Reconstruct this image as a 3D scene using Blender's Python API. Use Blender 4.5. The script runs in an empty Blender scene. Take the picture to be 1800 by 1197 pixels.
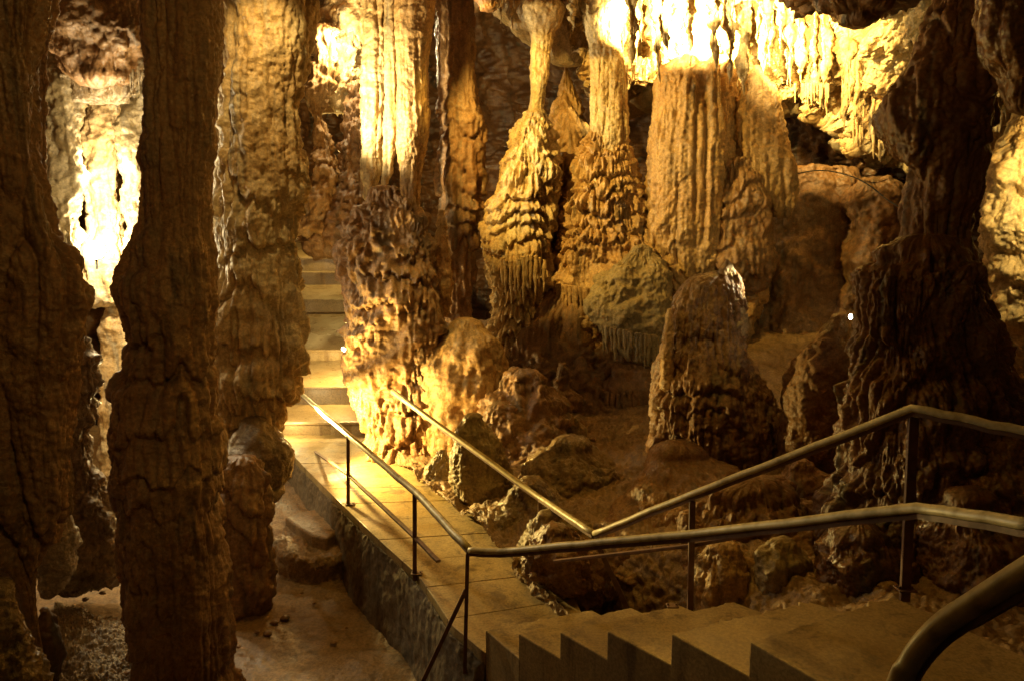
import bpy, math, random
import numpy as np
rnd = random.Random(7)
rs = np.random.RandomState(11)
col = bpy.context.scene.collection

# ------------------------------------------------------------------ camera frame
F, PITCH, H = 1300.0, math.radians(8.0), 3.05
CP, SP = math.cos(PITCH), math.sin(PITCH)

def at(px, py, Y):
    """the place that lies Y metres ahead along the sight line of a photo pixel"""
    a, b = (px-900)/F, (598.5-py)/F
    t = Y/(CP+b*SP)
    return np.array([a*t, Y, H+(-SP+b*CP)*t])

def onz(px, py, z):
    a, b = (px-900)/F, (598.5-py)/F
    t = (z-H)/(-SP+b*CP)
    return np.array([a*t, (CP+b*SP)*t, z])

# ------------------------------------------------------------------ noise
PERM = rs.permutation(256).astype(np.int32); PERM = np.concatenate([PERM, PERM, PERM])
GR = rs.normal(size=(256, 3)).astype(np.float32); GR /= np.linalg.norm(GR, axis=1)[:, None]
GR3 = np.concatenate([GR, GR, GR])
RV = rs.rand(768, 3).astype(np.float32)

def _hash(ix, iy, iz):
    return PERM[PERM[PERM[ix & 255]+(iy & 255)]+(iz & 255)]

def perlin(p):
    p = p.astype(np.float32)
    i = np.floor(p); f = p-i; i = i.astype(np.int32)
    u = f*f*f*(f*(f*6-15)+10)
    out = np.zeros(len(p), np.float32)
    for dx in (0, 1):
        wx = u[:, 0] if dx else 1-u[:, 0]
        for dy in (0, 1):
            wy = u[:, 1] if dy else 1-u[:, 1]
            for dz in (0, 1):
                wz = u[:, 2] if dz else 1-u[:, 2]
                g = GR3[_hash(i[:, 0]+dx, i[:, 1]+dy, i[:, 2]+dz)]
                d = g[:, 0]*(f[:, 0]-dx)+g[:, 1]*(f[:, 1]-dy)+g[:, 2]*(f[:, 2]-dz)
                out += wx*wy*wz*d
    return out*1.5

def fbm(p, o=4, g=.5, l=2.1):
    a, s = 1.0, 0
    for k in range(o):
        s = s+a*perlin(p+17.3*k); a *= g; p = p*l
    return s

def worley(p):
    p = p.astype(np.float32)
    b = np.floor(p-.5).astype(np.int32)
    best = np.full(len(p), 9., np.float32)
    for dx in (0, 1):
        for dy in (0, 1):
            for dz in (0, 1):
                c = b+np.array([dx, dy, dz], np.int32)
                o = RV[_hash(c[:, 0], c[:, 1], c[:, 2])]*.7+.15
                d = ((c+o-p)**2).sum(1)
                best = np.minimum(best, d)
    return np.sqrt(best)

def displace(P, N, st, pull=0):
    """st: flute (amp,freq)  tier (amp,period[,tilt])  nod (amp,freq)  rough amp  lump (amp,freq)"""
    D = np.zeros(len(P), np.float32); dz = np.zeros(len(P), np.float32)
    seed = st.get('seed', 0)*13.7
    Q = P+seed
    warp = np.stack([perlin(Q*1.3), perlin(Q*1.3+40), perlin(Q*1.3+80)], 1)
    if 'lump' in st:
        a, f = st['lump']; D += a*fbm(Q*f+.4*warp, 3)
    fl = None
    if 'flute' in st:
        a, f = st['flute'][:2]
        R = (Q+.045*warp)*np.array([f, f, f*st.get('stretch', .06)])
        n1 = perlin(R); n2 = perlin(R*2.3+9)
        ridge = 1-np.abs(n1)*2.6                      # rounded organ pipes with sharp grooves between
        pipes = np.sqrt(np.clip(np.abs(n1)*2.2, 0, 1))
        pip2 = np.sqrt(np.clip(np.abs(n2)*2.2, 0, 1))
        m = np.clip(.75+.9*perlin(Q*.7+5), .15, 1.3)
        fl = pipes*.7+pip2*.3
        n3 = perlin((Q+.02*warp)*np.array([f*5, f*5, f*.22])); D += a*m*(fl-.6)+a*.13*(np.sqrt(np.clip(np.abs(n3)*2.2, 0, 1))-.5)
    if 'tier' in st:
        a, per = st['tier'][:2]
        ff = st.get('drip', 9.)
        R = (Q+.05*warp)*np.array([ff, ff, .25])
        dr = np.clip(.5+perlin(R)*1.1, 0, 1)*.6+np.clip(.5+perlin(R*2.1+3), 0, 1)*.4
        ph = Q[:, 2]/per+1.5*perlin(Q*np.array([1.3, 1.3, .8])+31)+.5*perlin(Q*2.9)+st.get('dripamp', .38)*dr
        s = ph-np.floor(ph)
        cell = np.floor(ph)
        amp = .55+.6*np.abs(np.sin(cell*2.7+3*perlin(Q*.9+7)))
        prof = np.clip(s/.10, 0, 1)**.6*(1-np.clip((s-.1)/.9, 0, 1)**1.7)
        msk = np.clip(.9+1.2*perlin(Q*.8+61), .12, 1.2)
        if 'tz' in st: msk = msk*(.12+.88*np.clip((st['tz']-P[:, 2]+.25*perlin(Q*1.5))/.5, 0, 1))
        D += a*amp*prof*msk
        gr = np.abs(perlin((Q+.03*warp)*np.array([ff*1.5, ff*1.5, .5]))); D += a*.75*np.clip(1.25-s, 0, 1)*(np.sqrt(np.clip(gr*2.4, 0, 1))-.6)*np.clip(msk, .3, 1)
    if 'nod' in st:
        a, f = st['nod'][:2]
        w = worley((Q+.06*warp)*f*np.array([1, 1, .8])); w2 = worley((Q+.03*warp)*f*2.3+5)
        m = np.clip(.6+1.3*perlin(Q*1.1+90), 0, 1.2)
        D += a*m*(np.sqrt(np.clip(1-w*w, 0, 1))-.6)+a*.35*(np.sqrt(np.clip(1-w2*w2, 0, 1))-.6)
    r = st.get('rough', .02)
    if r:
        f = st.get('rf', 6.)
        D += r*1.3*fbm(Q*f, 4, .6)-r*1.1*np.abs(perlin(Q*f*2.3+50))-r*.6*np.abs(perlin(Q*f*5.1+50))
    if pull: D = D-np.percentile(D, pull)
    return P+N*D[:, None]

# ------------------------------------------------------------------ mesh helpers
def tag(o, label=None, cat=None, group=None, kind=None):
    if label: o['label'] = label
    if cat: o['category'] = cat
    if group: o['group'] = group
    if kind: o['kind'] = kind
    return o

def grid_mesh(name, G, mat, closed_u=False, origin=None, parent=None, caps=True):
    """G (nv, nu, 3) -> smooth quad mesh object"""
    nv, nu = G.shape[:2]
    V = G.reshape(-1, 3)
    if origin is None:
        origin = np.array([V[:, 0].mean(), V[:, 1].mean(), V[:, 2].min()])
    V = V-origin
    nuq = nu if closed_u else nu-1
    j, i = np.meshgrid(np.arange(nv-1), np.arange(nuq), indexing='ij')
    i2 = (i+1) % nu
    q = np.stack([j*nu+i, j*nu+i2, (j+1)*nu+i2, (j+1)*nu+i], -1).reshape(-1, 4)
    me = bpy.data.meshes.new(name)
    me.vertices.add(len(V)); me.vertices.foreach_set('co', V.astype(np.float32).ravel())
    me.loops.add(q.size); me.loops.foreach_set('vertex_index', q.astype(np.int32).ravel())
    me.polygons.add(len(q)); me.polygons.foreach_set('loop_start', (np.arange(len(q))*4).astype(np.int32))
    me.polygons.foreach_set('loop_total', np.full(len(q), 4, np.int32))
    me.polygons.foreach_set('use_smooth', np.ones(len(q), bool))
    me.update(calc_edges=True)
    me.materials.append(mat)
    o = bpy.data.objects.new(name, me); col.objects.link(o)
    o.location = origin.tolist()
    if parent: o.parent = parent; o.location = (origin-np.array(parent.location)).tolist()
    return o

def normals(G, closed):
    if closed:
        du = np.roll(G, -1, 1)-np.roll(G, 1, 1)
    else:
        du = np.gradient(G, axis=1)
    dv = np.gradient(G, axis=0)
    n = np.cross(du, dv)
    l = np.linalg.norm(n, axis=2, keepdims=True); l[l < 1e-9] = 1
    return n/l

def lin(x, xp, fp):
    return np.interp(x, xp, fp)

def smooth_prof(y, yp, fp):
    v = np.interp(y, yp, fp)
    if len(v) > 12:
        k = max(2, int(len(v)/90)); ker = np.ones(2*k+1)/(2*k+1)
        vp = np.pad(v, k, mode='edge'); v = np.convolve(vp, ker, 'valid')
    return v

def form(name, label, cat, rows, Y, mat, st, kd=.8, step=3., group=None, kind=None, captop=True, capbot=True, yb=None, parent=None):
    """stone body from its outline rows (py, left px, right px) at distance Y; kd = depth/width. yb = distance at the bottom row"""
    rows = sorted(rows)
    y0, y1 = rows[0][0], rows[-1][0]
    ny = max(10, int((y1-y0)/step))
    ys = np.linspace(y0, y1, ny)
    L = smooth_prof(ys, [r[0] for r in rows], [r[1] for r in rows])
    Rr = smooth_prof(ys, [r[0] for r in rows], [r[2] for r in rows])
    YY = np.interp(ys, [y0, y1], [Y, yb if yb else Y])
    b = (598.5-ys)/F; t = YY/(CP+b*SP); Z = H+(-SP+b*CP)*t
    xl = (L-900)/F*t; xr = (Rr-900)/F*t
    cx = (xl+xr)/2; hw = np.maximum((xr-xl)/2, .004)
    # rounded caps
    def cap(sign, idx):
        n = 9; r = hw[idx]*.55
        out = []
        for k in range(1, n+1):
            a = k/n*math.pi/2; r = hw[idx]*(st.get('capr', .55) if sign > 0 else .55)
            out.append((cx[idx], max(math.cos(a)*hw[idx], 1e-3), Z[idx]+sign*math.sin(a)*r, YY[idx]))
        return out
    body = list(zip(cx, hw, Z, YY))
    if captop: body = cap(1, 0)[::-1]+body
    if capbot: body = body+cap(-1, -1)
    body = body[::-1]                                   # upwards
    B = np.array(body)
    px_w = np.max(Rr-L)
    nu = int(max(20, math.pi*px_w*(.5+.5*kd)/step*1.0))
    th = np.linspace(0, 2*math.pi, nu, endpoint=False)
    ct, sn = np.cos(th), np.sin(th)
    ex = st.get('sq', .85)
    cc = np.sign(ct)*np.abs(ct)**ex; ss = np.sign(sn)*np.abs(sn)**ex
    G = np.zeros((len(B), nu, 3))
    dmax = st.get('dmax', 9.)
    G[:, :, 0] = B[:, 0:1]+B[:, 1:2]*cc[None]
    G[:, :, 1] = B[:, 3:4]+np.minimum(B[:, 1:2]*kd, dmax)*ss[None]
    G[:, :, 2] = B[:, 2:3]
    N = normals(G, True)
    # keep displacement smaller where the body is thin
    sc = np.clip(B[:, 1]/max(np.percentile(B[:, 1], 60)*.6, 1e-3), .06, 1)
    Pn = displace(G.reshape(-1, 3), N.reshape(-1, 3)*np.repeat(sc, nu)[:, None], st, 72)
    G = Pn.reshape(G.shape)
    G[0] = G[0].mean(0); G[-1] = G[-1].mean(0)
    o = grid_mesh(name, G, mat, True, origin=np.array([B[0, 0], B[0, 3], B[0, 2]]), parent=parent)
    return tag(o, label, cat, group, kind)

def catmull(C, n, axis):
    C = np.moveaxis(C, axis, 0); m = len(C)
    x = np.linspace(0, m-1, n); i = np.clip(np.floor(x).astype(int), 0, m-2); f = (x-i)[:, None, None]
    g = lambda k: C[np.clip(k, 0, m-1)]
    p0, p1, p2, p3 = g(i-1), g(i), g(i+1), g(i+2)
    r = .5*((2*p1)+(-p0+p2)*f+(2*p0-5*p1+4*p2-p3)*f*f+(-p0+3*p1-3*p2+p3)*f**3)
    return np.moveaxis(r, 0, axis)

def sheet(name, label, rows, mat, st, n=(200, 200), kind='structure', cat=None, group=None, flip=False, edge=None):
    """surface through a net of control places (rows bottom to top, each left to right)"""
    C = np.array(rows, float)
    G = catmull(catmull(C, n[1], 0), n[0], 1)
    if edge is not None: G = edge(G)
    N = normals(G, False)
    if flip: N = -N
    G = displace(G.reshape(-1, 3), N.reshape(-1, 3), st).reshape(G.shape)
    o = grid_mesh(name, G, mat)
    return tag(o, label, cat, group, kind)

class MB:
    def __init__(s): s.v = []; s.f = []
    def add(s, v, f):
        k = len(s.v); s.v += [tuple(map(float, x)) for x in v]; s.f += [tuple(i+k for i in q) for q in f]
    def prism(s, poly, z0, z1):
        """poly: list of (x,y) counter-clockwise; z0,z1 numbers"""
        n = len(poly)
        v = [(x, y, z0) for x, y in poly]+[(x, y, z1) for x, y in poly]
        f = [tuple(range(n))[::-1], tuple(range(n, 2*n))]+[(i, (i+1) % n, n+(i+1) % n, n+i) for i in range(n)]
        s.add(v, f)
    def sweep(s, path, prof, up=(0, 0, 1)):
        """profile [(side, up)] swept along path points"""
        path = [np.array(p, float) for p in path]; n = len(prof); rings = []
        for i, p in enumerate(path):
            a = path[max(i-1, 0)]; b = path[min(i+1, len(path)-1)]
            t = (b-a)/np.linalg.norm(b-a); u = np.array(up, float)
            if abs(t@u) > .95: u = np.array([0, 1., 0])
            sd = np.cross(t, u); sd /= np.linalg.norm(sd); uu = np.cross(sd, t)
            k = 1.0
            if 0 < i < len(path)-1:
                t1 = (p-a)/np.linalg.norm(p-a); k = 1/max(.5, t1@t)
            rings.append([p+sd*x*k+uu*y for x, y in prof])
        v = [q for r in rings for q in r]; f = []
        for j in range(len(rings)-1):
            for i in range(n):
                i2 = (i+1) % n
                f.append((j*n+i, j*n+i2, (j+1)*n+i2, (j+1)*n+i))
        f.append(tuple(range(n))[::-1]); f.append(tuple((len(rings)-1)*n+i for i in range(n)))
        s.add(v, f)
    def build(s, name, mat, parent=None, smooth=False, bevel=0, origin=None, seg=2):
        o0 = np.array(origin if origin is not None else (parent.location if parent else np.array(s.v).mean(0)), float)
        me = bpy.data.meshes.new(name)
        me.from_pydata([tuple(np.array(v)-o0) for v in s.v], [], s.f)
        if smooth: me.polygons.foreach_set('use_smooth', [True]*len(me.polygons))
        me.update(); me.materials.append(mat)
        o = bpy.data.objects.new(name, me); col.objects.link(o)
        if parent: o.parent = parent
        else: o.location = tuple(o0)
        import bmesh
        bm = bmesh.new(); bm.from_mesh(me); bmesh.ops.recalc_face_normals(bm, faces=bm.faces); bm.to_mesh(me); bm.free()
        if bevel:
            m = o.modifiers.new('bevel', 'BEVEL'); m.width = bevel; m.segments = seg; m.limit_method = 'ANGLE'
        return o

def empty(name, loc, label, cat, group=None):
    o = bpy.data.objects.new(name, None); col.objects.link(o); o.location = tuple(map(float, loc))
    o.empty_display_size = .1
    return tag(o, label, cat, group)

# ------------------------------------------------------------------ materials
def nt(mat):
    mat.use_nodes = True; t = mat.node_tree; t.nodes.clear(); return t

def rock(name, c1, c2, c3, rough=.6, bump=.5, streak=.35, grain=1.0, wet=.25, dist=.02, vorb=False):
    m = bpy.data.materials.new(name); t = nt(m); N = t.nodes; Lk = t.links.new
    out = N.new('ShaderNodeOutputMaterial'); bs = N.new('ShaderNodeBsdfPrincipled'); Lk(bs.outputs[0], out.inputs[0])
    geo = N.new('ShaderNodeNewGeometry')
    def noise(scale, vec=(1, 1, 1), detail=5, rg=.55, off=0, dst=0):
        mp = N.new('ShaderNodeMapping'); mp.inputs['Scale'].default_value = vec; mp.inputs['Location'].default_value = (off, off*.7, off*.3)
        Lk(geo.outputs['Position'], mp.inputs[0])
        n = N.new('ShaderNodeTexNoise'); n.inputs['Scale'].default_value = scale; n.inputs['Detail'].default_value = detail
        n.inputs['Roughness'].default_value = rg; n.inputs['Distortion'].default_value = dst; Lk(mp.outputs[0], n.inputs['Vector']); return n
    def ramp(src, a, b):
        r = N.new('ShaderNodeMapRange'); r.inputs['From Min'].default_value = a; r.inputs['From Max'].default_value = b
        r.interpolation_type = 'SMOOTHSTEP'; Lk(src, r.inputs[0]); return r.outputs[0]
    def mix(f, A, B, mode='MIX', fac=None):
        x = N.new('ShaderNodeMix'); x.data_type = 'RGBA'; x.blend_type = mode
        if f is not None: Lk(f, x.inputs[0])
        else: x.inputs[0].default_value = fac
        for s, v in ((6, A), (7, B)):
            if isinstance(v, tuple): x.inputs[s].default_value = (*v, 1)
            else: Lk(v, x.inputs[s])
        return x.outputs[2]
    big = noise(.9, detail=4, off=3); mid = noise(4.5, detail=6, rg=.6, off=8)
    st = noise(5., (1, 1, .10), detail=5, rg=.65, off=1, dst=.6); st2 = noise(16., (1, 1, .06), detail=3, off=5)
    fine = noise(34.*grain, detail=3, rg=.7, off=2)
    c = mix(ramp(big.outputs[0], .40, .60), c1, c2)
    c = mix(ramp(st.outputs[0], .50, .68), c, c3)
    x = mix(ramp(mid.outputs[0], .52, .72), c, tuple(.6*v for v in c2)); c = mix(None, c, x, fac=.6)
    sp = ramp(fine.outputs[0], .35, .65)
    c = mix(None, c, mix(sp, (.62, .62, .62), (1.15, 1.15, 1.15)), 'MULTIPLY', fac=.8)
    c = mix(None, c, mix(ramp(st2.outputs[0], .38, .6), (.62, .6, .58), (1.05, 1.05, 1.05)), 'MULTIPLY', fac=streak)
    Lk(c, bs.inputs['Base Color'])
    rr = N.new('ShaderNodeMapRange'); rr.inputs['From Min'].default_value = .42; rr.inputs['From Max'].default_value = .62
    rr.inputs['To Min'].default_value = rough; rr.inputs['To Max'].default_value = max(.16, rough-wet)
    Lk(noise(1.7, detail=3, off=12).outputs[0], rr.inputs[0]); Lk(rr.outputs[0], bs.inputs['Roughness'])
    vor = N.new('ShaderNodeTexVoronoi'); vor.feature = 'F1'; vor.inputs['Scale'].default_value = 26*grain; Lk(geo.outputs['Position'], vor.inputs['Vector'])
    
    b2 = N.new('ShaderNodeBump'); b2.inputs['Strength'].default_value = bump*.7; b2.inputs['Distance'].default_value = dist*3.2
    n2 = noise(11, detail=5, rg=.68, off=4); Lk(n2.outputs[0], b2.inputs['Height'])
    b3 = N.new('ShaderNodeBump'); b3.inputs['Strength'].default_value = bump*.35; b3.inputs['Distance'].default_value = dist*.6; b3.invert = True
    Lk(vor.outputs['Distance'], b3.inputs['Height']); Lk(b2.outputs[0], b3.inputs['Normal'])
    Lk((b3 if vorb else b2).outputs[0], bs.inputs['Normal'])
    return m

M_cream = rock('cream_flowstone', (.62, .47, .25), (.50, .32, .13), (.34, .27, .17), rough=.6, bump=.7, streak=.5)
M_ochre = rock('ochre_flowstone', (.52, .33, .14), (.44, .25, .09), (.27, .18, .09), rough=.55, bump=.7, streak=.5)
M_red = rock('red_brown_rock', (.30, .16, .06), (.22, .11, .04), (.14, .085, .04), vorb=True, rough=.5, wet=.3, grain=1.2, bump=.7)
M_brown = rock('brown_limestone', (.33, .19, .085), (.24, .12, .045), (.15, .095, .05), rough=.5, bump=.75)
M_dark = rock('dark_limestone', (.21, .10, .038), (.13, .06, .024), (.07, .05, .03), vorb=True, rough=.5, wet=.3)
M_grey = rock('grey_limestone', (.34, .255, .13), (.27, .19, .085), (.20, .155, .09), rough=.6, bump=.7)
M_mud = rock('wet_clay_floor', (.30, .19, .09), (.22, .13, .055), (.17, .11, .06), rough=.68, streak=0, wet=.3, bump=.5, grain=1.1)
M_gleam = rock('glistening_wet_rock', (.34, .25, .14), (.26, .17, .08), (.18, .13, .08), vorb=True, rough=.34, wet=.16, bump=.9, grain=.9, dist=.03)
M_conc = rock('worn_concrete', (.40, .285, .12), (.33, .225, .085), (.17, .11, .045), rough=.75, streak=0, wet=.4, bump=.25, grain=1.6, dist=.008)
M_wetconc = rock('wet_concrete', (.34, .26, .15), (.28, .20, .10), (.22, .15, .08), rough=.42, streak=0, wet=.16, bump=.35, grain=1.6, dist=.008)
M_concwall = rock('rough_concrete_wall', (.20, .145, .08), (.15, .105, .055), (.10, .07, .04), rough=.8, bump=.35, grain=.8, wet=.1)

def paint(name, c, rough=.35, metal=0., bump=.1):
    m = bpy.data.materials.new(name); t = nt(m); N = t.nodes
    out = N.new('ShaderNodeOutputMaterial'); bs = N.new('ShaderNodeBsdfPrincipled'); t.links.new(bs.outputs[0], out.inputs[0])
    g = N.new('ShaderNodeNewGeometry'); n = N.new('ShaderNodeTexNoise'); n.inputs['Scale'].default_value = 14; n.inputs['Detail'].default_value = 6
    t.links.new(g.outputs['Position'], n.inputs['Vector'])
    x = N.new('ShaderNodeMix'); x.data_type = 'RGBA'; x.inputs[6].default_value = (*c, 1); x.inputs[7].default_value = (c[0]*.55, c[1]*.5, c[2]*.42, 1)
    r = N.new('ShaderNodeMapRange'); r.inputs['From Min'].default_value = .45; r.inputs['From Max'].default_value = .7
    t.links.new(n.outputs[0], r.inputs[0]); t.links.new(r.outputs[0], x.inputs[0]); t.links.new(x.outputs[2], bs.inputs['Base Color'])
    r2 = N.new('ShaderNodeMapRange'); r2.inputs['To Min'].default_value = rough-.1; r2.inputs['To Max'].default_value = rough+.25
    t.links.new(n.outputs[0], r2.inputs[0]); t.links.new(r2.outputs[0], bs.inputs['Roughness'])
    bs.inputs['Metallic'].default_value = metal
    b = N.new('ShaderNodeBump'); b.inputs['Strength'].default_value = bump; b.inputs['Distance'].default_value = .004
    t.links.new(n.outputs[0], b.inputs['Height']); t.links.new(b.outputs[0], bs.inputs['Normal'])
    return m
M_rail = paint('cream_rail_cover', (.62, .53, .29), .36)
M_post = paint('brown_painted_steel', (.17, .085, .045), .5)
M_black = paint('black_lamp_metal', (.03, .03, .03), .5)

def glow(name, c, s):
    m = bpy.data.materials.new(name); t = nt(m); N = t.nodes
    out = N.new('ShaderNodeOutputMaterial'); e = N.new('ShaderNodeEmission'); e.inputs[0].default_value = (*c, 1); e.inputs[1].default_value = s
    t.links.new(e.outputs[0], out.inputs[0]); return m
M_lamp = glow('lit_lamp_glass', (1, .86, .6), 60)

# ================================================================== PATH AND STAIRS
r = .18
P = [(853, 1107), (911, 1113), (984, 1110), (1067, 1108), (1180, 1113), (1318, 1127)]
Q = [(1040, 1071), (1109, 1067), (1193, 1062), (1290, 1057), (1424, 1057), (1570, 1048)]
wz = [(k+1)*r for k in range(6)]
PW = [onz(*p, z) for p, z in zip(P, wz)]; QW = [onz(*p, z) for p, z in zip(Q, wz)]
stair = empty('concrete_staircase', (*((PW[0]+QW[0])/2)[:2], 0), 'worn concrete steps rising from the walkway with their dark toothed side facing the viewer', 'staircase')
def xy(v): return (float(v[0]), float(v[1]))
for k in range(6):
    a, b = PW[k], QW[k]
    if k < 5:
        a2, b2 = PW[k+1].copy(), QW[k+1].copy()
    else:
        a2 = onz(1445, 1200, wz[5]); a2 = a+(a2-a)*2.2; b2 = onz(1640, 1078, wz[5]); b2 = b+(onz(1800, 1151, wz[5])-onz(1640, 1078, wz[5]))*2.3+(b2-b)
    ov = .02
    da = (a2-a)/np.linalg.norm(a2-a)*ov; db = (b2-b)/np.linalg.norm(b2-b)*ov
    # subdivide the nose line for slight wear
    def line(p, q, n, amp, seed, sgn=1):
        rr = random.Random(seed); d = np.array([q[1]-p[1], p[0]-q[0]]); d = d/np.linalg.norm(d)
        cj = [-sgn*rr.uniform(.01, .03)*(rr.random() < .12) for _ in range(n+1)]
        return [(p[0]+(q[0]-p[0])*i/n+d[0]*(rr.uniform(-amp, amp)+cj[i])*(0 < i < n), p[1]+(q[1]-p[1])*i/n+d[1]*(rr.uniform(-amp, amp)+cj[i])*(0 < i < n)) for i in range(n+1)]
    m = MB()
    nose = line(xy(a), xy(b), 34, .009, k); rear = line(xy(b2+db), xy(a2+da), 6, .004, k+50)
    m.prism(nose+rear, wz[k]-r-.9-.002*k if k else -.9, wz[k])
    s = m.build('step' if k < 5 else 'landing', M_conc, stair, bevel=.009)

# walkway slabs
LE = [(470, 762), (505, 790), (560, 846), (650, 933), (735, 1010), (768, 1058), (793, 1097), (835, 1133)]
RE = [(690, 762), (700, 778), (760, 835), (850, 915), (925, 975), (975, 1022), (1010, 1050), (1048, 1068)]
LW = [onz(*p, 0) for p in LE]; RW = [onz(*p, 0) for p in RE]
LW[-1] = PW[0]+np.array([.0, 0, -r]); LW[-1][2] = 0; RW[-1] = QW[0].copy(); RW[-1][2] = 0
def along(W, n):
    W = np.array(W); d = np.r_[0, np.cumsum(np.linalg.norm(np.diff(W, axis=0), axis=1))]
    s = np.linspace(0, d[-1], n); return np.stack([np.interp(s, d, W[:, i]) for i in range(3)], 1)
NS = 12
la, ra = along(LW, NS*4+1), along(RW, NS*4+1)
m = MB()
for k in range(NS):
    A = la[k*4:k*4+5]; B = ra[k*4:k*4+5]
    g = .003
    A = A.copy(); B = B.copy()
    for S_ in (A, B):
        d0 = S_[1]-S_[0]; d0 /= np.linalg.norm(d0); S_[0] += d0*g; d1 = S_[-1]-S_[-2]; d1 /= np.linalg.norm(d1); S_[-1] -= d1*g
    poly = [xy(p) for p in A]+[xy(p) for p in B[::-1]]
    m.prism(poly, -.10, rnd.uniform(-.003, .003))
walk = m.build('walkway', M_conc, bevel=.005)
tag(walk, kind='structure')
m = MB()
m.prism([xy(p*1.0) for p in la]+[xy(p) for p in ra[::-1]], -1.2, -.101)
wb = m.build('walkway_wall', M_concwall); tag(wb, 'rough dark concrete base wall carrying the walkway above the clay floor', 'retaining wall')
# plaster the visible side of the base wall with a lumpy face
ln = np.array(la); top = ln.copy(); top[:, 2] = -.055
rows = []
for z, o in ((-1.15, .16), (-.8, .09), (-.4, .05), (-.12, .02), (-.075, .012)):
    q = ln.copy(); d = np.gradient(ln, axis=0); nn = np.stack([d[:, 1], -d[:, 0]], 1); nn /= np.linalg.norm(nn, axis=1)[:, None]
    if nn[10, 0] > 0: nn = -nn
    q[:, :2] += nn*o; q[:, 2] = z; rows.append(q[::4])
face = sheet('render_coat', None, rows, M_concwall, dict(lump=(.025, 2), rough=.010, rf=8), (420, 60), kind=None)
face.parent = wb; face.location = tuple(np.array(face.location)-np.array(wb.location))

# far stairs climbing behind the passage
far = empty('far_staircase', onz(570, 765, 0), 'floodlit wet concrete steps climbing away between two rock columns', 'staircase')
NO = [742, 680, 615, 527, 479, 453]; BA = [710, 633, 548, 500, 477, 424]; TD = [.85, 1.15, 2.3, 1.3, .30, 2.8]
Yd, zb = onz(560, 765, 0)[1], 0.
for k in range(6):
    z = at(560, NO[k], Yd)[2]; Y2 = Yd+TD[k]; z2 = at(560, BA[k], Y2)[2]
    xl = at(430, 600, Yd)[0]; xr = at(720, 600, Yd)[0]
    nose = line((xl, Yd), (xr, Yd+.06), 16, .008, 70+k); n = len(nose)
    V = [(x, y, z) for x, y in nose]+[(xr, Y2+.1, z2), (xl, Y2+.1, z2)]; n2 = len(V)
    V2 = [(x, y, zb-.5-.01*k) for x, y, _ in V]
    m = MB(); m.add(V+V2, [tuple(range(n2)), tuple(range(n2, 2*n2))[::-1]]+[(q, (q+1) % n2, n2+(q+1) % n2, n2+q) for q in range(n2)])
    m.prism([(xl, Yd-.03), (xr, Yd+.03), (xr, Yd+.058), (xl, Yd-.002)], z-.045, z+.004)
    m.build('step', M_wetconc, far, bevel=.012)
    Yd, zb = Y2, z2

# ================================================================== HANDRAILS
def tubeprof(rx, ry, n=12): return [(rx*math.cos(2*math.pi*i/n), ry*math.sin(2*math.pi*i/n)) for i in range(n)]
TOPP = [(-.024, 0), (-.027, .012), (-.022, .026), (-.011, .035), (0, .038), (.011, .035), (.022, .026), (.027, .012), (.024, 0), (.012, -.004), (-.012, -.004)]
BARP = [(-.018, -.026), (.018, -.026), (.018, -.004), (-.018, -.004)]
def wavy(pts, amp=.004, n=8, seed=1):
    rr = random.Random(seed); out = []
    for a, b in zip(pts[:-1], pts[1:]):
        a = np.array(a); b = np.array(b)
        for i in range(n):
            q = a+(b-a)*i/n
            if i: q = q+np.array([rr.uniform(-amp, amp), 0, rr.uniform(-amp, amp)])
            out.append(q)
    out.append(np.array(pts[-1])); return out
def rail(parent, pts, seed=1, amp=.004):
    pts = wavy(pts, amp, 8, seed)
    m = MB(); m.sweep(pts, TOPP); m.build('top_rail', M_rail, parent, smooth=True)
    m = MB(); m.sweep(pts, BARP); m.build('rail_bar', M_post, parent)
def bar(parent, name, a, b, w=.02, d=.006, mat=None):
    a = np.array(a, float); b = np.array(b, float)
    m = MB(); m.sweep([a, b], [(-w, -d), (w, -d), (w, d), (-w, d)], up=(0, .3, 1) if abs((b-a)[2]) < .6*np.linalg.norm(b-a) else (0, 1, 0)); m.build(name, mat or M_post, parent, bevel=.002)

def plate(parent, p, s=.05):
    m = MB(); x, y, z = p; m.prism([(x-s, y-s*.8), (x+s, y-s*.8), (x+s, y+s*.8), (x-s, y+s*.8)], z, z+.008); m.build('base_plate', M_post, parent, bevel=.002)
    for dx in (-.7, .7):
        m = MB(); m.prism([(x+dx*s+.008*math.cos(a), y+.008*math.sin(a)) for a in np.linspace(0, 2*math.pi, 7)[:-1]], z+.009, z+.02)
        m.build('bolt', M_post, parent)
def dist_for_z(px, py_base, z): return onz(px, py_base, z)[1]
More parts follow.
